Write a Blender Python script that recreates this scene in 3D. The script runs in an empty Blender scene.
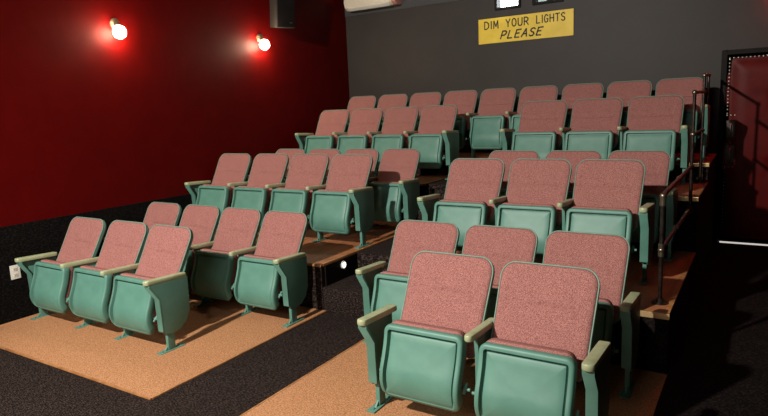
import bpy, math, random
from mathutils import Vector, Matrix
random.seed(7)
SC = bpy.context.scene
COL = SC.collection

# ------------------------------------------------------------------ camera
cam = bpy.data.cameras.new('camera'); cam_o = bpy.data.objects.new('camera', cam); COL.objects.link(cam_o)
F_PX, YAW, PITCH, ROLL = 598.02, -0.5657, -0.1650, -0.043
f = Vector((math.sin(YAW)*math.cos(PITCH), math.cos(YAW)*math.cos(PITCH), math.sin(PITCH)))
r = Vector((math.cos(YAW), -math.sin(YAW), 0)); u = r.cross(f)
r2 = r*math.cos(ROLL) + u*math.sin(ROLL); u2 = -r*math.sin(ROLL) + u*math.cos(ROLL)
cam_o.matrix_world = Matrix(((r2.x, u2.x, -f.x, 0), (r2.y, u2.y, -f.y, 0), (r2.z, u2.z, -f.z, 0), (0, 0, 0, 1)))
cam.sensor_fit = 'HORIZONTAL'; cam.sensor_width = 36; cam.lens = F_PX*36/768
cam.clip_start = 0.05
SC.camera = cam_o

# ------------------------------------------------------------------ world, lights, exposure
w = bpy.data.worlds.new('world'); SC.world = w; w.use_nodes = True
w.node_tree.nodes['Background'].inputs[0].default_value = (0.9, 0.85, 0.8, 1)
w.node_tree.nodes['Background'].inputs[1].default_value = 0.0
SC.view_settings.view_transform = 'Standard'; SC.view_settings.look = 'None'
SC.view_settings.exposure = 0.0; SC.view_settings.gamma = 1.0; SC.view_settings.use_curve_mapping = False

def spot(name, loc, target, power, color, angle, blend, size):
    l = bpy.data.lights.new(name, 'SPOT'); l.energy = power; l.color = color
    l.spot_size = math.radians(angle); l.spot_blend = blend; l.shadow_soft_size = size
    o = bpy.data.objects.new(name, l); COL.objects.link(o); o.location = loc
    o.rotation_euler = (Vector(target)-Vector(loc)).to_track_quat('-Z', 'Y').to_euler()
    return o
spot('house_light', (-3.05, -0.9, 2.0), (-3.1, 4.2, -0.9), 1650, (1.0, 0.94, 0.84), 82, 0.6, 0.08)
def area(name, loc, target, power, color, sx, sy):
    l = bpy.data.lights.new(name, 'AREA'); l.energy = power; l.color = color; l.shape = 'RECTANGLE'; l.size = sx; l.size_y = sy
    o = bpy.data.objects.new(name, l); COL.objects.link(o); o.location = loc
    o.rotation_euler = (Vector(target)-Vector(loc)).to_track_quat('-Z', 'Y').to_euler()
    return o
area('added_fill', (-1.3, -1.6, 0.9), (-3.6, 4, -1.0), 45, (1.0, 0.93, 0.85), 1.6, 1.2)  # added fill from the camera side, not a real source; lifts the shaded panels

# ------------------------------------------------------------------ materials
def new_mat(name):
    m = bpy.data.materials.new(name); m.use_nodes = True
    nt = m.node_tree; return m, nt, nt.nodes['Principled BSDF']
def N(nt, t, **kw):
    n = nt.nodes.new(t)
    for k, v in kw.items(): setattr(n, k, v)
    return n
def mottled(name, c1, c2, scale=40, rough=0.5, bump=0.0, bump_scale=None, detail=3, spec=0.5, lo=0.35, hi=0.65, stretch=(1, 1, 1), metallic=0.0):
    m, nt, b = new_mat(name)
    tc = N(nt, 'ShaderNodeTexCoord'); mp = N(nt, 'ShaderNodeMapping'); mp.inputs['Scale'].default_value = stretch
    nt.links.new(tc.outputs['Object'], mp.inputs['Vector'])
    n = N(nt, 'ShaderNodeTexNoise'); n.inputs['Scale'].default_value = scale; n.inputs['Detail'].default_value = detail
    nt.links.new(mp.outputs[0], n.inputs['Vector'])
    cr = N(nt, 'ShaderNodeValToRGB'); cr.color_ramp.elements[0].position = lo; cr.color_ramp.elements[1].position = hi
    cr.color_ramp.elements[0].color = (*c1, 1); cr.color_ramp.elements[1].color = (*c2, 1)
    nt.links.new(n.outputs['Fac'], cr.inputs[0]); nt.links.new(cr.outputs[0], b.inputs['Base Color'])
    b.inputs['Roughness'].default_value = rough; b.inputs['Specular IOR Level'].default_value = spec; b.inputs['Metallic'].default_value = metallic
    if bump:
        n2 = N(nt, 'ShaderNodeTexNoise'); n2.inputs['Scale'].default_value = bump_scale or scale; n2.inputs['Detail'].default_value = 3
        nt.links.new(mp.outputs[0], n2.inputs['Vector'])
        bp = N(nt, 'ShaderNodeBump'); bp.inputs['Strength'].default_value = bump; bp.inputs['Distance'].default_value = 0.003
        nt.links.new(n2.outputs['Fac'], bp.inputs['Height']); nt.links.new(bp.outputs[0], b.inputs['Normal'])
    return m
def glow(name, color, strength):
    m, nt, b = new_mat(name)
    b.inputs['Base Color'].default_value = (*color, 1)
    b.inputs['Emission Color'].default_value = (*color, 1); b.inputs['Emission Strength'].default_value = strength
    return m
M = {}
M['fabric'] = mottled('pink_tweed', (0.145, 0.052, 0.048), (0.50, 0.225, 0.200), 300, 0.95, 0.5, 300, 6, 0.12, 0.38, 0.64)
M['green'] = mottled('mint_enamel', (0.086, 0.218, 0.172), (0.102, 0.245, 0.195), 9, 0.5, 0.03, 60, 3, 0.5)
M['rim'] = mottled('pale_mint_edge', (0.14, 0.235, 0.185), (0.18, 0.275, 0.22), 30, 0.65)
M['arm'] = mottled('olive_cream_armrest', (0.31, 0.345, 0.19), (0.39, 0.43, 0.26), 18, 0.35, 0.03)
M['steel'] = mottled('dull_steel', (0.28, 0.33, 0.31), (0.4, 0.44, 0.42), 30, 0.35, metallic=0.7)
M['red_wall'] = mottled('red_wall_paint', (0.070, 0.0007, 0.0005), (0.080, 0.0009, 0.0006), 5, 0.55, 0.06, 90, 3, 0.08)
M['wainscot'] = mottled('black_carpet_wainscot', (0.002, 0.0016, 0.0016), (0.022, 0.017, 0.016), 120, 0.95, 0.4, 160, 4, 0.1, 0.5, 0.8, (1, 0.45, 1))
M['carpet'] = mottled('charcoal_carpet', (0.006, 0.004, 0.0035), (0.10, 0.067, 0.058), 120, 0.95, 0.5, 120, 6, 0.1, 0.46, 0.78, (0.5, 1.6, 1))
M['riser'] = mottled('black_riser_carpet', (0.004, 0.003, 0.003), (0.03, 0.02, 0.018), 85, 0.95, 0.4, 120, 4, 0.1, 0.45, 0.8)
M['grey_wall'] = mottled('charcoal_wall_paint', (0.028, 0.023, 0.021), (0.033, 0.027, 0.0245), 3, 0.55, 0.05, 80, 3, 0.3)
M['grey_band'] = mottled('blue_grey_upper_band', (0.034, 0.036, 0.04), (0.037, 0.04, 0.044), 3, 0.6)  # upper band tone, slightly bluer and lighter than the wall below
M['board'] = mottled('cork_toned_particle_board', (0.23, 0.10, 0.044), (0.58, 0.285, 0.14), 130, 0.65, 0.1, 130, 7, 0.25, 0.33, 0.62)
M['plywood'] = mottled('varnished_plywood', (0.30, 0.105, 0.040), (0.50, 0.195, 0.080), 6, 0.5, 0.05, 20, 5, 0.5, 0.3, 0.7, (3, 0.8, 1))
M['nosing'] = mottled('worn_wood_edging', (0.30, 0.12, 0.04), (0.46, 0.21, 0.08), 12, 0.35, 0.05, 30)
M['brass'] = mottled('brass_edging', (0.75, 0.5, 0.24), (0.85, 0.6, 0.32), 12, 0.3, metallic=0.6)
M['black'] = mottled('black_paint', (0.005, 0.004, 0.004), (0.008, 0.006, 0.006), 10, 0.6, spec=.15)
M['dark_ceiling'] = mottled('dark_ceiling', (0.02, 0.019, 0.02), (0.024, 0.023, 0.024), 4, 0.8)
M['pipe'] = mottled('black_iron_pipe', (0.03, 0.022, 0.02), (0.08, 0.055, 0.045), 30, 0.32, metallic=0.8)
M['fitting'] = mottled('worn_pipe_fitting', (0.22, 0.17, 0.13), (0.34, 0.27, 0.2), 40, 0.3, metallic=0.9)
M['leather'] = mottled('oxblood_leather', (0.085, 0.0025, 0.0015), (0.11, 0.004, 0.003), 6, 0.45, 0.15, 40, 3, 0.12)
M['nail'] = mottled('nailhead', (0.6, 0.55, 0.48), (0.8, 0.74, 0.66), 30, 0.3, metallic=0.9)
M['plate'] = mottled('aged_brass_plate', (0.02, 0.013, 0.008), (0.035, 0.024, 0.015), 30, 0.5, metallic=0.3)
M['yellow'] = mottled('yellow_sign_paint', (0.72, 0.50, 0.03), (0.84, 0.60, 0.05), 7, 0.5, 0, None, 5, 0.4, 0.3, 0.7)
M['ink'] = mottled('black_lettering', (0.02, 0.018, 0.012), (0.03, 0.025, 0.015), 20, 0.6)
M['white'] = mottled('cream_plastic', (0.62, 0.56, 0.45), (0.66, 0.6, 0.49), 5, 0.4)
M['white_plate'] = mottled('white_plastic_plate', (0.72, 0.7, 0.64), (0.76, 0.74, 0.68), 5, 0.4)
M['salmon'] = mottled('faded_pink_end_cap', (0.5, 0.22, 0.18), (0.54, 0.25, 0.2), 5, 0.4)
M['speaker'] = mottled('dark_speaker_cabinet', (0.02, 0.016, 0.013), (0.026, 0.021, 0.017), 20, 0.7)
M['porcelain'] = mottled('tarnished_socket', (0.16, 0.11, 0.06), (0.26, 0.19, 0.11), 20, 0.4, metallic=0.4)
M['bulb'] = glow('lit_globe_bulb', (1.0, 0.78, 0.52), 190)
M['port'] = glow('lit_projection_port', (0.93, 0.97, 1.0), 9)
M['port_dim'] = glow('dim_port_interior', (0.75, 0.85, 0.8), 0.55)
M['step_lamp'] = glow('lit_step_lamp', (1.0, 0.93, 0.8), 1.6)
M['red_lamp'] = glow('red_lamp_lens', (1.0, 0.03, 0.02), 60)
M['gap'] = glow('daylight_under_door', (1.0, 0.93, 0.85), 0.6)
gm, gnt, gb = new_mat('window_glass'); gb.inputs['Base Color'].default_value = (0.9, 0.95, 0.95, 1)
gb.inputs['Transmission Weight'].default_value = 1.0; gb.inputs['Roughness'].default_value = 0.02; gb.inputs['IOR'].default_value = 1.1
M['glass'] = gm

# ------------------------------------------------------------------ mesh helpers
class MB:
    def __init__(s): s.v = []; s.f = []
    def add(s, vs, fs):
        o = len(s.v); s.v += [tuple(p) for p in vs]; s.f += [tuple(i+o for i in q) for q in fs]; return s
    def box(s, x0, x1, y0, y1, z0, z1):
        vs = [(x, y, z) for x in (x0, x1) for y in (y0, y1) for z in (z0, z1)]
        return s.add(vs, [(0, 1, 3, 2), (4, 6, 7, 5), (0, 4, 5, 1), (2, 3, 7, 6), (0, 2, 6, 4), (1, 5, 7, 3)])
    def tube(s, pts, rad, n=10, caps=True):
        pts = [Vector(p) for p in pts]; vs = []; fs = []
        rads = rad if isinstance(rad, (list, tuple)) else [rad]*len(pts)
        prev = None
        for i, p in enumerate(pts):
            d = (pts[min(i+1, len(pts)-1)]-pts[max(i-1, 0)]).normalized()
            if prev is None:
                a = d.cross(Vector((0, 0, 1)));  a = a if a.length > 0.05 else d.cross(Vector((1, 0, 0)))
            else: a = prev-d*prev.dot(d)
            a.normalize(); prev = a; b = d.cross(a)
            for k in range(n):
                t = 2*math.pi*k/n; vs.append(p+(a*math.cos(t)+b*math.sin(t))*rads[i])
        for i in range(len(pts)-1):
            for k in range(n):
                fs.append((i*n+k, i*n+(k+1) % n, (i+1)*n+(k+1) % n, (i+1)*n+k))
        if caps: fs.append(tuple(range(n))[::-1]); fs.append(tuple((len(pts)-1)*n+k for k in range(n)))
        return s.add(vs, fs)
    def sphere(s, c, rad, nu=20, nv=12, sq=(1, 1, 1)):
        vs = []; fs = []
        for j in range(nv+1):
            th = math.pi*j/nv
            for i in range(nu):
                ph = 2*math.pi*i/nu
                vs.append((c[0]+rad*sq[0]*math.sin(th)*math.cos(ph), c[1]+rad*sq[1]*math.sin(th)*math.sin(ph), c[2]+rad*sq[2]*math.cos(th)))
        for j in range(nv):
            for i in range(nu): fs.append((j*nu+i, (j+1)*nu+i, (j+1)*nu+(i+1) % nu, j*nu+(i+1) % nu))
        return s.add(vs, fs)
    def prism(s, poly, axis, a, b):
        """poly in the two axes other than `axis`, extruded from a to b."""
        def P(p, t): return {'x': (t, p[0], p[1]), 'y': (p[0], t, p[1]), 'z': (p[0], p[1], t)}[axis]
        n = len(poly)
        return s.add([P(p, a) for p in poly]+[P(p, b) for p in poly],
                     [tuple(range(n))[::-1], tuple(range(n, 2*n))]+[(i, (i+1) % n, n+(i+1) % n, n+i) for i in range(n)])
    def mesh(s, name, mat, smooth=True, bevel=0.0):
        me = bpy.data.meshes.new(name); me.from_pydata(s.v, [], s.f); me.materials.append(M[mat])
        import bmesh
        bm = bmesh.new(); bm.from_mesh(me)
        bmesh.ops.remove_doubles(bm, verts=bm.verts, dist=1e-5)
        bmesh.ops.recalc_face_normals(bm, faces=bm.faces)
        if bevel:
            es = [e for e in bm.edges if len(e.link_faces) == 2 and e.calc_face_angle(0) > 0.6]
            bmesh.ops.bevel(bm, geom=es, offset=bevel, segments=2, profile=0.7, affect='EDGES', clamp_overlap=True)
        if smooth:
            for fc in bm.faces: fc.smooth = True
            for e in bm.edges:
                if len(e.link_faces) == 2 and e.calc_face_angle(0) > 0.75: e.smooth = False
        bm.to_mesh(me); bm.free(); return me
def obj(name, me, parent=None, loc=None):
    o = bpy.data.objects.new(name, me); COL.objects.link(o)
    if parent: o.parent = parent
    if loc: o.location = loc
    return o
def thing(name, label, cat, loc=(0, 0, 0), group=None):
    o = bpy.data.objects.new(name, None); COL.objects.link(o); o.location = loc; o.empty_display_size = 0.1
    o['label'] = label; o['category'] = cat
    if group: o['group'] = group
    return o
def struct(name, mb, mat, label=None, cat=None, bevel=0.0, smooth=False):
    o = obj(name, mb.mesh(name, mat, smooth, bevel)); o['kind'] = 'structure'
    if label: o['label'] = label
    if cat: o['category'] = cat
    return o

# ------------------------------------------------------------------ room shell
XL, YB, XR, YF = -5.36, 7.60, 1.35, -3.0
ZF, Z2, Z3, Z4, ZC = -1.66, -1.265, -0.825, -0.65, 2.8
Z2R = -1.282               # the right block's tier sits a little lower
ZFC = ZF-0.008            # carpet level, platform boards sit slightly proud
b = MB().box(XL-.1, XR+.1, YF-.1, YB+.1, ZFC-.1, ZFC)
struct('floor', b, 'carpet', 'charcoal speckled carpet floor between and beside the seating platforms', 'floor')
struct('ceiling', MB().box(XL-.1, XR+.1, YF-.1, YB+.1, ZC, ZC+.1), 'dark_ceiling', 'dark ceiling above the seats', 'ceiling')
struct('wall_left', MB().box(XL-.1, XL, YF, YB, ZFC, ZC), 'red_wall', 'deep red painted side wall with two round lamps', 'wall')
struct('trim_1', MB().box(XL, XL+.012, YF, YB, ZFC, -0.845), 'wainscot', 'black speckled carpet wainscot along the foot of the red wall', 'wall covering')
struct('wall_right', MB().box(XR, XR+.1, YF, YB, ZFC, ZC), 'black', 'black side wall beyond the right aisle', 'wall')
struct('wall_front', MB().box(XL, XR, YF-.1, YF, ZFC, ZC), 'black', 'front wall that the seats face', 'wall')
# back wall with openings for door (x -.36...55, z up to .40) and two projection ports
PORTS = [(-2.965, -2.685, 1.21, 1.42), (-2.47, -2.15, 1.215, 1.43)]
DX0, DX1, DZ = -0.375, 0.56, 0.41
b = MB()
def wall_y(b, x0, x1, z0, z1): b.box(x0, x1, YB, YB+.14, z0, z1)
wall_y(b, XL, PORTS[0][0], ZFC, ZC); wall_y(b, PORTS[0][1], PORTS[1][0], ZFC, ZC); wall_y(b, PORTS[1][1], DX0, ZFC, ZC)
for p in PORTS: wall_y(b, p[0], p[1], ZFC, p[2]); wall_y(b, p[0], p[1], p[3], ZC)
wall_y(b, DX0, DX1, DZ, ZC); wall_y(b, DX1, XR, ZFC, ZC)
struct('wall_back', b, 'grey_wall', 'charcoal grey back wall behind the last row', 'wall')
b = MB().box(XL, PORTS[0][0]-.06, YB-.012, YB, 1.37, ZC)
struct('trim_2', b, 'grey_band', 'blue grey upper band of the back wall beside the ports', 'wall trim')
# projection booth ports
for k, p in enumerate(PORTS):
    x0, x1, z0, z1 = p; fw = 0.03
    fr = MB().box(x0-fw, x1+fw, YB-.025, YB, z0-fw, z0).box(x0-fw, x1+fw, YB-.025, YB, z1, z1+fw).box(x0-fw, x0, YB-.025, YB, z0, z1).box(x1, x1+fw, YB-.025, YB, z0, z1)
    o = struct('window_%d' % (k+1), fr, 'black', ['glaring white projection port above the yellow sign', 'black framed dim projection port right of the bright one'][k], 'window', 0.003)
    obj('pane', MB().box(x0, x1, YB+.03, YB+.035, z0, z1).mesh('pane', 'glass', False), o)
    bk = obj('booth_glow', MB().box(x0, x1, YB+.12, YB+.13, z0, z1).mesh('booth_glow', ['port', 'port_dim'][k], False), o)
    if k == 1: obj('reel', MB().tube([(-2.31, YB+.08, 1.23), (-2.31, YB+.10, 1.23)], 0.045, 20).mesh('reel', 'steel'), o)
pl = bpy.data.lights.new('projector_beam', 'AREA'); pl.energy = 4; pl.color = (0.93, 0.96, 1); pl.size = 0.2
po = bpy.data.objects.new('projector_beam', pl); COL.objects.link(po); po.location = (-2.8, YB-.03, 1.28)
po.rotation_euler = (Vector((-5.3, 4.4, 0.8))-Vector(po.location)).to_track_quat('-Z', 'Y').to_euler()

# door: oxblood leather with nailheads, in a black frame
fr = MB().box(DX0-.035, DX0+.015, YB-.03, YB+.02, ZF, DZ+.05).box(DX0+.015, DX1+.07, YB-.03, YB+.02, DZ-.0, DZ+.05).box(DX1, DX1+.07, YB-.03, YB+.02, ZF, DZ)
struct('trim_3', fr, 'black', 'black door frame around the padded red door', 'door frame', 0.004)
def door_panel():
    nx, nz = 44, 70; x0, x1, z0, z1 = DX0+.02, DX1-.005, ZF+.035, DZ-.005
    tuft = [(x, z) for z in (0.10, -0.42, -0.94, -1.4) for x in (0.10, ((x0+x1)/2)+.14)]
    vs = []; fs = []
    for j in range(nz+1):
        for i in range(nx+1):
            x = x0+(x1-x0)*i/nx; z = z0+(z1-z0)*j/nz
            e = min(x-x0, x1-x, z-z0, z1-z)
            d = 0.012+0.030*(1-(1-min(max(e-.05, 0)/.16, 1))**2)
            for cx, cz in ((0.10, -0.03), (0.10, -0.75), (0.42, -0.03), (0.42, -0.75)):
                q = math.hypot(x-cx, z-cz); d -= 0.018*math.exp(-(q/.045)**2)
                an = math.atan2(z-cz, x-cx); d -= 0.006*math.exp(-(q/.16)**2)*max(0, math.cos(4*an+0.8))*(q > .01)
            vs.append((x, YB-.0-d+.012, z))
    for j in range(nz):
        for i in range(nx):
            a = j*(nx+1)+i; fs.append((a, a+1, a+nx+2, a+nx+1))
    m = MB().add(vs, fs)
    m.box(x0, x1, YB+.0, YB+.035, z0, z1)
    return m
dr = struct('door_1', door_panel(), 'leather', 'padded oxblood leather door edged with nailheads, right of the back row', 'door', 0, True)
nails = MB()
def nail(x, z): nails.sphere((x, YB-.016, z), 0.0095, 8, 4, (1, .5, 1))
z = -0.90
xL = DX0+.045
for k in range(140):
    z = ZF+.12+k*.038
    if z < DZ-.03: 
        if not (-0.80 < z < -0.24): nail(xL, z)
x = xL
while x < DX1-.03: nail(x, DZ-.035); x += .038
x = xL
while x < -0.195: nail(x, -0.235); nail(x, -0.80); x += .038
z = -0.80
while z < -0.23: nail(-0.195, z); z += .038
obj('nailhead_border', nails.mesh('nailhead_border', 'nail'), dr)
for zz in (-0.385, -0.655):
    pt = obj('pull_plate', MB().box(-0.335, -0.245, YB-.034, YB-.012, zz-.095, zz+.095).mesh('pull_plate', 'plate', True, .004), dr)
    obj('pull', MB().tube([(-0.29, YB-.036, zz+.065), (-0.29, YB-.056, zz+.05), (-0.292, YB-.056, zz-.05), (-0.292, YB-.036, zz-.065)], 0.006, 8).mesh('pull', 'nail'), pt)
obj('keyhole', MB().tube([(-0.29, YB-.02, -0.53), (-0.29, YB-.012, -0.53)], .012, 10).mesh('keyhole', 'plate'), dr)
obj('light_gap', MB().box(DX0+.03, DX1-.01, YB+.03, YB+.05, ZF-.008, ZF+.006).mesh('light_gap', 'gap', False), dr)
# kick board closing the wall under the door opening sides
struct('trim_4', MB().box(DX0, DX1, YB+.10, YB+.14, ZFC, DZ), 'black', 'dark space behind the padded door', 'door backing')

# ------------------------------------------------------------------ tiers and platforms
XA, XB, XE = -3.06, -2.39, -0.415       # left block edge, right block left edge, right block outer edge
def platform(name, x0, x1, y0, y1, z0, z1, top, label, edges):
    """dark body with a board top and wooden edging"""
    body = struct(name, MB().box(x0, x1, y0, y1, z0, z1-.018), ('carpet' if x0 < -3 else 'riser') if z1-z0 > .1 else 'black', label, 'platform')
    ins = 0.028 if z1-z0 > .1 else 0.011
    tx1 = x1-(ins if 'r' in edges else 0); tx0 = x0+(ins if 'l' in edges else 0); ty0 = y0+(ins if 'f' in edges else 0)
    obj('top_board', MB().box(tx0, tx1, ty0, y1, z1-.018, z1).mesh('top_board', top, False), body)
    if 'f' in edges: obj('front_edging', MB().box(x0, x1, y0-.004, ty0-.001, z1-.02, z1+.001).mesh('front_edging', 'nosing' , True, .003), body)
    if 'r' in edges: obj('side_edging', MB().box(tx1+.001, x1+.004, ty0, y1, z1-.02, z1+.001).mesh('side_edging', 'nosing', True, .003), body)
    if 'l' in edges: obj('side_edging', MB().box(x0-.004, tx0-.001, ty0, y1, z1-.02, z1+.001).mesh('side_edging', 'nosing', True, .003), body)
    return body
YT2, YT3, YT4 = 3.80, 5.66, 6.45
platform('floor_platform', XL+.012, XA+.03, 2.065, YT2, ZFC, ZF, 'board', 'low cork-toned board platform under the two front rows of the left block', 'fr')
platform('floor_platform', XB, XE+.005, 1.2, 3.76, ZFC, ZF, 'board', 'low cork-toned board platform under the two front rows of the right block', 'fl')
platform('seating_tier', XL+.012, XA, YT2, YT3, ZFC, Z2, 'plywood', 'plywood topped tier under rows three and four of the left block', 'fr')
platform('seating_tier', XB, XE, 3.76, 5.42, ZFC, Z2R, 'plywood', 'plywood topped tier under rows three and four of the right block', 'flr')
platform('seating_tier', XL+.012, XA, YT3, YT4, ZFC, Z3, 'plywood', 'plywood topped tier under the fifth row of the left block', 'fr')
platform('seating_tier', XB, XE, 5.42, YT4, ZFC, Z3, 'plywood', 'plywood topped tier under the fifth row of the right block', 'flr')
platform('seating_tier', XL+.012, XE, YT4, YB, ZFC, Z4, 'plywood', 'top plywood tier under the long back row', 'fr')
for (xa, xb, y0, zt) in ((-0.66, XE+.008, 3.76, Z2R), (-0.64, XE+.008, 5.42, Z3), (-0.62, XE+.008, YT4, Z4)):
    st = struct('step_nosing', MB().box(xa, xb, y0-.016, y0-.005, zt-.03, zt+.006), 'brass', 'worn brass nosing at the right end of the tier edge', 'edging', .003)
st_l = 'carpeted aisle step between the left and right seat blocks'
steps = [(YT2+.002, 4.31, -1.46), (4.31, 5.30, Z2-.01), (5.30, 5.68, -1.05), (5.68, YT4-.1, Z3), (YT4-.1, YT4, Z3)]
for k, (y0, y1, zt) in enumerate(steps[:4]):
    struct('aisle_step', MB().box(XA+.0005, XB-.0005, y0, y1 if k < 3 else YT4, ZFC, zt), 'carpet', ['lowest', 'second', 'third', 'topmost'][k]+' carpeted step of the center aisle', 'step', .012, True)

struct('aisle_shade_sheet', MB().box(XE+.012, XR, YF, YB-.001, ZFC, ZFC+.004), 'riser', 'carpet sheet colored near black to paint the shade of the right aisle', 'carpet')  # added sheet; the dark of the unlit aisle is put into its color
# step light on a black board on the side of the left tier
sb = thing('step_light', 'small round lit step light on a black board beside the center aisle steps', 'step light', (XA+.004, 4.09, -1.335))
obj('backing_board', MB().box(0, .012, -.25, .22, -.125, .052).mesh('backing_board', 'black', False), sb)
obj('bezel', MB().tube([(.012, 0, 0), (.022, 0, 0)], .036, 20).mesh('bezel', 'white_plate'), sb)
obj('lens', MB().sphere((.02, 0, 0), .029, 16, 8, (.35, 1, 1)).mesh('lens', 'step_lamp'), sb)

# ------------------------------------------------------------------ the cinema seat
def interp(tab, z):
    for (za, ya), (zb, yb) in zip(tab, tab[1:]):
        if z <= zb or (zb, yb) == tab[-1]:
            t = (z-za)/(zb-za); return ya+(yb-ya)*t
def smooth_tab(tab, n=40, passes=6):
    z0, z1 = tab[0][0], tab[-1][0]
    pts = [[z0+(z1-z0)*i/n, interp(tab, z0+(z1-z0)*i/n)] for i in range(n+1)]
    for _ in range(passes):
        ys = [p[1] for p in pts]
        for i in range(1, n): pts[i][1] = (ys[i-1]+2*ys[i]+ys[i+1])/4
    return [tuple(p) for p in pts]
BACK = smooth_tab([(.30, -.075), (.45, -.005), (.55, .055), (.65, .110), (.75, .165), (.85, .212)])
PAN = smooth_tab([(.09, -.215), (.13, -.245), (.17, -.268), (.22, -.282), (.28, -.275), (.35, -.245), (.42, -.220), (.48, -.208), (.54, -.202)], 40, 3)
def mapper(tab):
    def P(x, z, d):       # d along outward (forward, -y) normal
        y = interp(tab, z); dy = (interp(tab, min(z+.01, tab[-1][0]))-interp(tab, max(z-.01, tab[0][0])))/.02
        nl = math.hypot(1, dy)
        return (x, y-d/nl, z+d*dy/nl)
    return P
def rrect(hw, z0, z1, rt, rb, n=8, ins=0.0, flare=0.0):
    """rounded rect outline, counter-clockwise from lower right; ins moves it inwards"""
    hw -= ins; z0 += ins; z1 -= ins; rt = max(rt-ins, .004); rb = max(rb-ins, .004); out = []
    def arc(cx, cz, rad, a0, a1):
        for k in range(n+1):
            a = a0+(a1-a0)*k/n; out.append((cx+rad*math.cos(a), cz+rad*math.sin(a)))
    def seg(a, b2, m):
        for k in range(1, m): out.append((a[0]+(b2[0]-a[0])*k/m, a[1]+(b2[1]-a[1])*k/m))
    P2 = math.pi/2
    arc(hw-rb, z0+rb, rb, -P2, 0); seg((hw, z0+rb), (hw, z1-rt), 10)
    arc(hw-rt, z1-rt, rt, 0, P2); seg((hw-rt, z1), (-hw+rt, z1), 8)
    arc(-hw+rt, z1-rt, rt, P2, 2*P2); seg((-hw, z1-rt), (-hw, z0+rb), 10)
    arc(-hw+rb, z0+rb, rb, 2*P2, 3*P2); seg((-hw+rb, z0), (hw-rb, z0), 8)
    res = []
    for x, z in out:
        t = (z-z0)/(z1-z0); res.append((x*(1-flare*(1-t)), z))
    return res
def ringed(P, rings, mb, close_last=True, scale_center=None):
    """rings: list of (outline, depth function or value)"""
    n = len(rings[0][0]); vs = []; fs = []
    for ol, d in rings:
        for (x, z) in ol: vs.append(P(x, z, d(x, z) if callable(d) else d))
    for k in range(len(rings)-1):
        for i in range(n): fs.append((k*n+i, k*n+(i+1) % n, (k+1)*n+(i+1) % n, (k+1)*n+i))
    return mb.add(vs, fs)
def shrink(ol, s, cz):
    return [(x*s, cz+(z-cz)*s) for x, z in ol]

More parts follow.
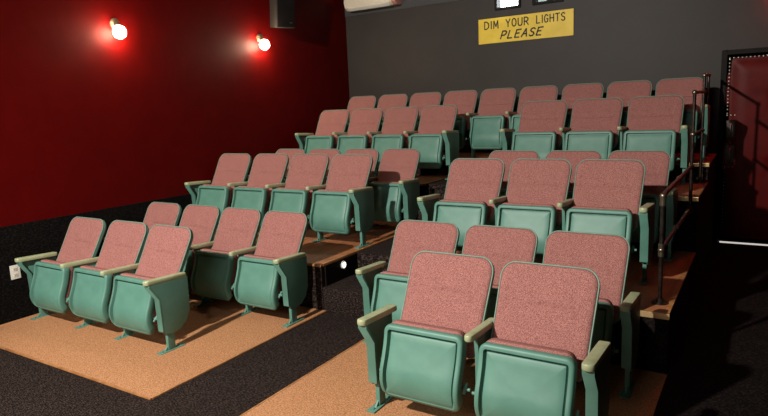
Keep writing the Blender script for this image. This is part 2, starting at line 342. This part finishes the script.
def seat_meshes(W):
    k = W/.54; ms = {}
    # --- backrest upholstery
    P = mapper(BACK); hw = .241*k; z0, z1, rt, rb = .345, .822, .076, .045
    cz = (z0+z1)/2
    def puff(e): return .018*(1-(1-min(e/.03, 1))**2)**.5
    def crease(x, z):
        c = -.0085*math.exp(-((z-.635-.012*(x/hw)**2-.003*math.sin(38*x))/.007)**2)*(1-.3*abs(x/hw))
        c += .004*math.sin(7*x+3*z)*math.sin(9*z)          # slightly uneven padding
        c -= .012*(1-(x/hw)**2)*max(0, (z-.40)/.43)        # gentle hollow for the shoulders
        return c
    # grid with columns following the rounded outline
    nx = 26; vs = []; fs = []
    zs = [0, .01, .03, .07, .13, .22, .32, .42, .50, .55, .575, .59, .60, .61, .625, .65, .70, .78, .86, .92, .96, .98, .992, 1]
    for i in range(nx+1):
        t = -1+2*i/nx; x = hw*math.sin(t*math.pi/2)
        e = hw-abs(x)
        top = z1-(rt-math.sqrt(max(0, rt*rt-max(0, rt-e)**2)) if e < rt else 0)
        bot = z0+(rb-math.sqrt(max(0, rb*rb-max(0, rb-e)**2)) if e < rb else 0)
        for s in zs:
            z = bot+(top-bot)*s
            ed = min(e, z1-z, z-z0)
            if e < rt and z > z1-rt: ed = max(0, rt-math.hypot(rt-e, z-(z1-rt)))
            if e < rb and z < z0+rb: ed = max(0, rb-math.hypot(rb-e, (z0+rb)-z))
            vs.append(P(x*(1-.05*(1-(z-z0)/(z1-z0))), z, .006+puff(max(ed, 0))+crease(x, z)*min(1, max(ed, 0)/.03)))
    m = len(zs)
    for i in range(nx):
        for j in range(m-1): fs.append((i*m+j, (i+1)*m+j, (i+1)*m+j+1, i*m+j+1))
    mb = MB().add(vs, fs)
    ms['backrest'] = mb.mesh('backrest', 'fabric')
    # --- shell behind
    def ol(i): return rrect(hw+.004, z0-.004, z1+.004, rt+.004, rb+.004, 8, i, .05)
    mb = MB(); o0 = ol(0)
    rings = [(ol(.012), .004), (ol(.002), .006), (o0, .002), (o0, -.016), (ol(.006), -.024), (ol(.02), -.030), (shrink(ol(.02), .8, cz), -.034), (shrink(ol(.02), .4, cz), -.036), (shrink(ol(.02), .02, cz), -.036)]
    ringed(P, rings, mb); ms['back_shell'] = mb.mesh('back_shell', 'green')
    # --- pale rim bead
    pts = [P(x, z, .010) for x, z in rrect(hw+.003, z0, z1+.003, rt+.003, rb, 8, 0, .05)]
    st = 13; seq = pts[8:-16]
    ms['edge_bead'] = MB().tube(seq, .0045, 6).mesh('edge_bead', 'rim')
    # --- seat pan (folded up; its underside faces the front)
    P = mapper(PAN); hp = .223*k; a0, a1, prt, prb = .112, .514, .042, .05; pc = .31
    def op(i, dd=0): return rrect(hp, a0, a1, prt, prb, 8, i)
    def fade(z): return min(1, max(0, (z-.15)/.05))
    def grv(base, g): return lambda x, z: base+g*fade(z)
    rings = [(op(.016), -.062), (op(.004), -.056), (op(0), -.046), (op(0), -.012), (op(.0025), -.005), (op(.008), 0.0), (op(.016), .0015), (op(.026), .001),
             (op(.027), grv(-.001, -.012)), (op(.029), grv(-.002, -.028)), (op(.038), grv(-.002, -.027)), (op(.041), grv(-.001, -.012)), (op(.052), grv(.0, -.009)), (op(.075), grv(.001, -.008)), (op(.10), grv(.0015, -.007)), (op(.13), grv(.0018, -.0065)), (op(.16), grv(.002, -.0065))]
    mb = MB(); ringed(P, rings, mb)
    n = len(op(0)); inner = op(.16)
    mb.add([P(x, z, .002-.0065*fade(z)) for x, z in inner]+[P(0, pc, -.0045)], [(i, (i+1) % n, n) for i in range(n)])
    ms['seat_pan'] = mb.mesh('seat_pan', 'green')
    # --- cushion behind the pan
    def oc(i): return rrect(hp-.008, a0+.03, a1+.012, .05, .05, 8, i)
    rings = [(oc(.012), -.036), (oc(.001), -.044), (oc(0), -.060), (oc(.001), -.085), (oc(.010), -.104), (oc(.03), -.114), (oc(.08), -.118), (oc(.15), -.118)]
    mb = MB(); ringed(P, rings, mb); inner = oc(.15)
    mb.add([P(x, z, -.118) for x, z in inner]+[P(0, pc, -.118)], [(i, (i+1) % n, n) for i in range(n)])
    ms['seat_cushion'] = mb.mesh('seat_cushion', 'fabric')
    # --- hinge bolts
    for nm, q in (('hinge_l', -1), ('hinge_r', 1)):
        mb = MB().tube([(q*(hp-.01), -.205, .242), (q*(W/2-.012), -.205, .242)], .009, 10)
        mb.tube([(q*(hp+.010), -.225, .225), (q*(hp+.010), -.185, .265)], .008, 8)
        ms[nm] = mb.mesh('hinge', 'green')
    return ms
def standard_meshes(end, side=0):
    fw = .054 if end else .022
    tw = 0 if end else 1
    poly = [(-.272, .530), (-.272, .505), (-.205, .405), (-.200, .165), (-.182, .140), (-.12, .125), (-.05, .140), (.005, .185), (.038, .26), (.045, .36), (.045, .515)]
    if not end: poly = [(-.195, .530), (-.192, .50), (-.180, .42), (-.180, .165)]+poly[4:]
    px = side*(fw/2-.007)
    mb = MB().prism(poly, 'x', px-.007, px+.007)
    # folded front flange following the front edge
    fl = [(-.284, .530), (-.284, .503), (-.214, .400), (-.208, .160), (-.190, .160), (-.196, .40), (-.262, .503), (-.262, .530)]
    if not end: fl = [(-.204, .530), (-.201, .503), (-.189, .415), (-.188, .160), (-.178, .160), (-.179, .415), (-.190, .503), (-.192, .530)]
    mb.prism(fl, 'x', -fw/2, fw/2)
    a = mb.mesh('side_panel', 'green', True, .0035)
    mb = MB().box(-.013, .013, -.165, -.105, .004, .16)
    mb.prism([(-.026, -.245), (.026, -.245), (.026, -.025), (-.026, -.025)], 'z', 0, .009)
    mb.tube([(0, -.215, .008), (0, -.215, .016)], .009, 8).tube([(0, -.055, .008), (0, -.055, .016)], .009, 8)
    mb.prism([(-.165, .009), (-.195, .009), (-.165, .04)], 'x', -.006, .006)
    b2 = mb.mesh('foot', 'green', True, .002)
    aw = .056 if end else .043
    # armrest board, rounded nose, slight tilt to the rear
    ol = []
    for q in range(9):
        t = math.pi+math.pi*q/8; ol.append((aw/2*math.cos(t), -.283+.020*math.sin(t)))
    for q in range(5):
        t = math.pi/2*q/4; ol.append((aw/2-.010+.010*math.cos(t), .028+.014*math.sin(t)))
    for q in range(5):
        t = math.pi/2+math.pi/2*q/4; ol.append((-aw/2+.010+.010*math.cos(t), .028+.014*math.sin(t)))
    n = len(ol); vs = []; fs = []
    def zc(y): return .5285-(y+.30)*.050
    lay = [(.93, -.004), (1, .0), (1, .016), (.985, .022), (.93, .026), (.80, .0275), (.3, .029)]
    for s, dz in lay:
        for x, y in ol: vs.append((x*s, -.125+(y+.125)*(1-(1-s)*.25), zc(y)+dz))
    for q in range(len(lay)-1):
        for i in range(n): fs.append((q*n+i, q*n+(i+1) % n, (q+1)*n+(i+1) % n, (q+1)*n+i))
    fs.append(tuple(range(n))[::-1]); fs.append(tuple((len(lay)-1)*n+i for i in range(n)))
    c = MB().add(vs, fs).mesh('armrest', 'arm')
    return a, b2, c
ST_L, ST_R, ST_IN = standard_meshes(True, -1), standard_meshes(True, 1), standard_meshes(False)
proto = {}
# name, x0, y, z, W, seats, seat offsets, arm offsets (index -> dx, dy)
ROWS = [
 ('front row of the right block', -1.732, 2.783, ZF, .5633, 2, {0: (.004, .012), 1: (0, -.009)}, {0: (-.002, .011), 1: (-.010, .014), 2: (.006, -.020)}),
 ('second row of the right block', -2.316, 3.605, ZF, .5697, 3, {0: (-.006, .006), 1: (-.008, .005), 2: (-.007, .003)}, {0: (0, .013), 3: (.004, -.015)}),
 ('third row of the right block', -2.320, 4.55, Z2R-.004, .5493, 3, {0: (.008, -.008), 1: (.004, 0), 2: (-.009, -.007)}, {0: (0, -.006), 1: (.007, .004), 2: (-.013, 0), 3: (0, .005)}),
 ('fourth row of the right block', -2.277, 5.329, Z2R, .557, 3, {1: (.005, .002)}, {}),
 ('fifth row of the right block', -2.314, 6.40, Z3, .5625, 3, {}, {0: (-.006, -.004)}),
 ('back row', -5.034, 6.925, Z4, .5041, 9, {6: (.006, 0), 8: (-.006, 0)}, {4: (.009, .007)}),
 ('front row of the left block', -5.211, 2.784, ZF-.004, .5435, 3, {0: (.002, -.010), 1: (.002, .010), 2: (-.005, .005)}, {0: (.003, -.011), 2: (-.010, 0)}),
 ('second row of the left block', -5.230, 3.598, ZF, .5284, 4, {1: (.004, .007), 3: (0, -.007)}, {2: (0, -.007), 3: (0, .008), 4: (-.005, .003)}),
 ('third row of the left block', -5.297, 4.662, Z2, .5385, 4, {0: (-.003, -.005), 3: (-.003, -.006)}, {0: (0, -.004), 1: (.009, .019), 2: (.010, .017), 3: (.005, .006), 4: (.004, -.003)}),
 ('fourth row of the left block', -5.055, 5.332, Z2, .5138, 4, {2: (.005, .003), 3: (.005, 0)}, {4: (-.009, -.007)}),
 ('fifth row of the left block', -5.092, 6.315, Z3, .5196, 4, {}, {1: (.004, .004), 2: (.005, .006)}),
]
WHERE = {
 'front row of the right block': ['end seat beside the center aisle', 'end seat toward the pipe railing'],
 'second row of the right block': ['end seat beside the center aisle', 'middle seat of three', 'end seat toward the pipe railing'],
 'third row of the right block': ['end seat beside the center aisle', 'middle seat of three', 'end seat beside the pipe railing'],
 'fourth row of the right block': ['end seat beside the center aisle', 'middle seat of three', 'end seat beside the pipe railing'],
 'fifth row of the right block': ['end seat beside the center aisle', 'middle seat of three', 'end seat beside the pipe railing'],
 'back row': ['in the corner by the red wall', 'second from the red wall', 'third from the red wall', 'fourth from the red wall', 'at the center aisle, green pan fully visible',
              'sixth from the red wall', 'seventh from the red wall', 'second from the pipe railing', 'nearest the padded door, tinted red'],
 'front row of the left block': ['by the wall outlet', 'middle seat of three', 'end seat beside the center aisle'],
 'second row of the left block': ['nearest the red wall', 'second from the red wall', 'third from the red wall, pan in shadow', 'end seat beside the center aisle'],
 'third row of the left block': ['nearest the red wall', 'second from the red wall', 'third from the red wall', 'end seat beside the step light'],
 'fourth row of the left block': ['nearest the red wall', 'second from the red wall', 'third from the red wall', 'end seat, shaded green pan'],
 'fifth row of the left block': ['nearest the red wall', 'second from the red wall', 'third from the red wall', 'end seat beside the center aisle'],
}
for (rname, x0, y0, z0, W, n, so, ao) in ROWS:
    key = round(W, 4)
    ms = seat_meshes(W)
    for i in range(n):
        dx, dy = so.get(i, (0, 0))
        cx = x0+(i+.5)*W+dx; cy = y0+dy
        s = thing('theater_seat', 'pink folding seat, %s, %s' % (rname.replace('the ', ''), WHERE[rname][i]), 'theater seat', (cx, cy, z0), 'pink and green folding theater seats')
        for pn in ('backrest', 'back_shell', 'edge_bead', 'seat_pan', 'seat_cushion', 'hinge_l', 'hinge_r'):
            p = obj(pn.split('_l')[0].split('_r')[0], ms[pn], s)
        arms = [i]+([i+1] if i == n-1 else [])
        for a in arms:
            end = a in (0, n)
            off = -.0233 if a == 0 else (.0259 if a == n else .0209)
            adx, ady = ao.get(a, (0, 0))
            ady += -.012 if end else .028
            l = (x0+a*W+off*(.6 if rname == 'back row' else 1)+adx-cx, y0+ady-cy, 0)
            st = ST_L if a == 0 else ST_R if a == n else ST_IN
            pnl = obj('side_panel', st[0], s, l); obj('foot', st[1], pnl); obj('armrest', st[2], s, l)

# ------------------------------------------------------------------ wall things
def sconce(y, z, label):
    t = thing('wall_sconce', label, 'wall lamp', (XL, y, z), 'round lamps on the red wall')
    obj('wall_plate', MB().tube([(.0, 0, .0), (.012, 0, 0), (.03, 0, -.004)], [.052, .052, .034], 20).mesh('wall_plate', 'porcelain'), t)
    obj('socket', MB().tube([(.02, 0, 0), (.05, -.008, -.012), (.080, -.020, -.045)], [.026, .030, .033], 16).mesh('socket', 'porcelain'), t)
    c = (.105, -.030, -.088)
    obj('globe_bulb', MB().sphere(c, .061, 24, 16).mesh('globe_bulb', 'bulb'), t)
    return t
sconce(3.725, .915, 'glowing round globe lamp high on the red wall, nearer the left edge')
sconce(5.72, .925, 'glowing round globe lamp on the red wall, under the black speaker')
# speaker on the red wall
sp = thing('wall_speaker', 'dark box loudspeaker hung high on the red wall above the right lamp', 'speaker', (-5.165, 5.97, 1.325))
sp.rotation_euler = (math.radians(7), 0, math.radians(64))
obj('cabinet', MB().box(-.12, .12, -.10, .13, -.27, .27).mesh('cabinet', 'speaker', True, .006), sp)
obj('grille', MB().box(-.112, .112, -.112, -.100, -.262, .262).mesh('grille', 'black', True, .005), sp)
obj('badge', MB().box(.045, .062, -.114, -.112, -.215, -.203).box(.070, .080, -.114, -.112, -.215, -.203).mesh('badge', 'fitting', False), sp)
obj('bracket', MB().tube([(0, .12, .0), (-.04, .2, .0)], .02, 10).mesh('bracket', 'black'), sp)
# air conditioner on the back wall
ac = thing('air_conditioner', 'cream wall mounted air conditioner in the corner above the back row', 'air conditioner', (-4.80, YB, 1.415))
pr = [(0, .03), (-.05, .005), (-.15, .0), (-.205, .035), (-.225, .09), (-.225, .27), (-.20, .30), (0, .30)]
obj('casing', MB().prism([(y, z) for y, z in pr], 'x', -.42, .37).mesh('casing', 'white', True, .012), ac)
obj('end_cap', MB().prism([(y, z) for y, z in pr], 'x', .372, .43).mesh('end_cap', 'salmon', True, .008), ac)
obj('louver', MB().prism([(-.16, -.008), (-.212, .028), (-.207, .036), (-.157, .0)], 'x', -.36, .32).mesh('louver', 'white_plate', True, .002), ac)
# outlet on wainscot
ou = thing('wall_outlet', 'white wall outlet plate on the black wainscot left of the front row', 'outlet', (XL+.012, 2.50, -1.245))
obj('cover_plate', MB().box(0, .006, -.04, .04, -.06, .06).mesh('cover_plate', 'white_plate', True, .002), ou)
for zz in (-.026, .026):
    obj('receptacle', MB().box(.006, .0085, -.017, .017, zz-.015, zz+.015).mesh('receptacle', 'white', True, .001), ou)
    obj('slot', MB().box(.0085, .009, -.008, -.005, zz-.006, zz+.006).box(.0085, .009, .005, .008, zz-.006, zz+.006).mesh('slot', 'black', False), ou)
# sign
SX0, SX1, SZ0, SZ1 = -3.225, -1.995, .776, 1.089
sg = thing('hand_lettered_sign', 'long yellow sign lettered DIM YOUR LIGHTS PLEASE on the charcoal wall', 'sign', (SX0, YB, SZ0))
SW, SH = SX1-SX0, SZ1-SZ0
obj('sign_board', MB().box(0, SW, -.014, 0, 0, SH).mesh('sign_board', 'yellow', False), sg)
GLYPH = {   # hand-painted capitals as brush strokes in a unit box
 'D': [[(.05, 0), (.05, 1)], [(.05, 1), (.5, .97), (.85, .75), (.92, .5), (.85, .22), (.5, .03), (.05, 0)]],
 'I': [[(.5, 0), (.5, 1)]],
 'M': [[(.04, 0), (.1, 1), (.5, .25), (.9, 1), (.96, 0)]],
 'Y': [[(.05, 1), (.5, .48), (.95, 1)], [(.5, .48), (.5, 0)]],
 'O': [[(.5+.45*math.cos(t*math.pi/8), .5+.5*math.sin(t*math.pi/8)) for t in range(17)]],
 'U': [[(.07, 1), (.07, .3), (.2, .06), (.5, 0), (.8, .06), (.93, .3), (.93, 1)]],
 'R': [[(.07, 0), (.07, 1), (.6, .98), (.88, .8), (.85, .6), (.6, .48), (.07, .46)], [(.45, .46), (.95, 0)]],
 'L': [[(.1, 1), (.1, 0), (.9, .02)]],
 'G': [[(.9, .82), (.65, .98), (.35, .97), (.1, .72), (.06, .4), (.2, .1), (.5, 0), (.85, .1), (.9, .45), (.55, .45)]],
 'H': [[(.07, 0), (.07, 1)], [(.93, 0), (.93, 1)], [(.07, .5), (.93, .5)]],
 'T': [[(.02, .98), (.98, 1)], [(.5, 1), (.5, 0)]],
 'S': [[(.9, .85), (.6, 1), (.25, .95), (.1, .75), (.3, .56), (.7, .46), (.92, .25), (.75, .05), (.4, 0), (.08, .14)]],
 'P': [[(.1, 0), (.1, 1), (.65, 1), (.92, .82), (.85, .58), (.6, .46), (.1, .45)]],
 'E': [[(.92, 1), (.1, .97), (.1, .02), (.92, 0)], [(.1, .52), (.75, .54)]],
 'A': [[(.02, 0), (.5, 1), (.98, 0)], [(.2, .36), (.8, .38)]],
}
def word(txt, x0, x1, z0, z1, slant=0, sw=.0075, narrow='I'):
    mb = MB(); wid = [(.25 if c == 'I' else 1.0) for c in txt]; gap = .34
    tot = sum(wid)+gap*(len(txt)-1); un = (x1-x0-slant*(z1-z0))/tot; cx = x0
    for c, wd in zip(txt, wid):
        for st in GLYPH[c]:
            pts = [((cx+p[0]*un*wd)+slant*(z1-z0)*p[1], z0+(z1-z0)*p[1]) for p in st]
            for (ax, az), (bx, bz) in zip(pts, pts[1:]):
                L = math.hypot(bx-ax, bz-az); nx, nz = -(bz-az)/L*sw, (bx-ax)/L*sw; ex, ez = (bx-ax)/L*sw*.5, (bz-az)/L*sw*.5
                q = [(ax-ex+nx, az-ez+nz), (bx+ex+nx, bz+ez+nz), (bx+ex-nx, bz+ez-nz), (ax-ex-nx, az-ez-nz)]
                mb.add([(x, -.0155, z) for x, z in q], [(0, 1, 2, 3)])
        cx += (wd+gap)*un
    me = bpy.data.meshes.new('lettering'); me.from_pydata(mb.v, [], mb.f); me.materials.append(M['ink'])
    return obj('lettering', me, sg)
word('DIM', .068*SW, .222*SW, .580*SH, .880*SH)
word('YOUR', .305*SW, .548*SW, .590*SH, .890*SH)
word('LIGHTS', .628*SW, .920*SW, .600*SH, .890*SH, 0, .007)
word('PLEASE', .240*SW, .705*SW, .140*SH, .440*SH, .35, .009)

# red lamp above the door (its glow tints the last seat and the door head)
rl = thing('red_lamp', 'small red lamp above the padded door', 'lamp', (.18, YB-.02, 1.05))
obj('housing', MB().box(-.15, .15, -.05, .02, -.01, .12).mesh('housing', 'black', True, .004), rl)
rp = bpy.data.lights.new('red_glow', 'POINT'); rp.energy = 4; rp.color = (1, .02, .01); rp.shadow_soft_size = .05
rpo = bpy.data.objects.new('red_glow', rp); COL.objects.link(rpo); rpo.location = (.18, YB-.12, .98)
obj('lens', MB().box(-.13, .13, -.056, -.051, .0, .10).box(-.13, .13, -.05, .0, -.016, -.011).mesh('lens', 'red_lamp', False), rl)

# ------------------------------------------------------------------ iron pipe railing beside the right block
rg = thing('pipe_railing', 'black iron pipe railing stepping up the outer edge of the right block', 'railing', (-.49, 3.97, Z2R))
ox, oy, oz = rg.location
def T(x, y, z): return (x-ox, y-oy, z-oz)
def pipe(name, pts, rad=.013, mat='pipe'): return obj(name, MB().tube([T(*p) for p in pts], rad, 12).mesh(name, mat), rg)
def joint(p, rad=.021): return obj('joint', MB().sphere(T(*p), rad, 12, 8).mesh('joint', 'fitting'), rg)
def flange(x, y, z): return obj('floor_flange', MB().tube([T(x, y, z), T(x, y, z+.008), T(x, y, z+.010), T(x, y, z+.03)], [.048, .048, .024, .024], 16).mesh('floor_flange', 'pipe'), rg)
xa, xb, xc, xd = -.490, -.465, -.474, -.500
A, B, C, D = 3.96, 5.385, 6.37, 7.24
def bend(p0, p1, p2, q=.06):
    p0, p1, p2 = Vector(p0), Vector(p1), Vector(p2)
    a = p1+(p0-p1).normalized()*q; c = p1+(p2-p1).normalized()*q
    return [tuple(p0)]+[tuple(a*(1-t)**2+p1*2*t*(1-t)+c*t*t) for t in (0, .25, .5, .75, 1)]
# lower section: post A, rails to post B
pipe('post', [(xa, A, Z2R+.01), (xa, A, -.60)])
flange(xa, A, Z2R)
pipe('rail', [(xa, A, -.595), (xb, B, -.565)], .015)
pipe('rail', [(xa, A, -.935), (xb, B, -.905)], .013)
pipe('post', [(xb, B, -.93), (xb, B, .02)])
for p in ((xa, A, -.60), (xa, A, -.94), (xa+.012, A+.72, -.58), (xa+.012, A+.62, -.918), (xb, B, -.565), (xb, B, -.905), (xb, B, .02), (xb, B, -.31)): joint(p)
obj('coupling', MB().tube([T(xa, A, -.98), T(xa, A, -.90)], .019, 12).mesh('coupling', 'fitting'), rg)
obj('coupling', MB().tube([T(xa, A, -.66), T(xa, A, -.60)], .019, 12).mesh('coupling', 'fitting'), rg)
obj('clamp', MB().tube([T(xb, B, -.93), T(xb, B+.035, -.93)], .028, 12).mesh('clamp', 'pipe'), rg)
# upper section
pipe('rail', [(xb, B, .02), (xc, C, .025)], .014)
pipe('rail', [(xb, B, -.31), (xc, C, -.33)], .013)
pipe('post', [(xc, C, Z3+.01), (xc, C, .175)])
flange(xc, C, Z3)
pipe('rail', [(xc, C, .175), (xd, D, .20)], .014)
pipe('post', [(xd, D, Z4+.01), (xd, D, .20)])
flange(xd, D, Z4)
for p in ((xc, C, .175), (xc, C, .025), (xc, C, -.33), (xd, D, .20), (xd, D, -.15)): joint(p)
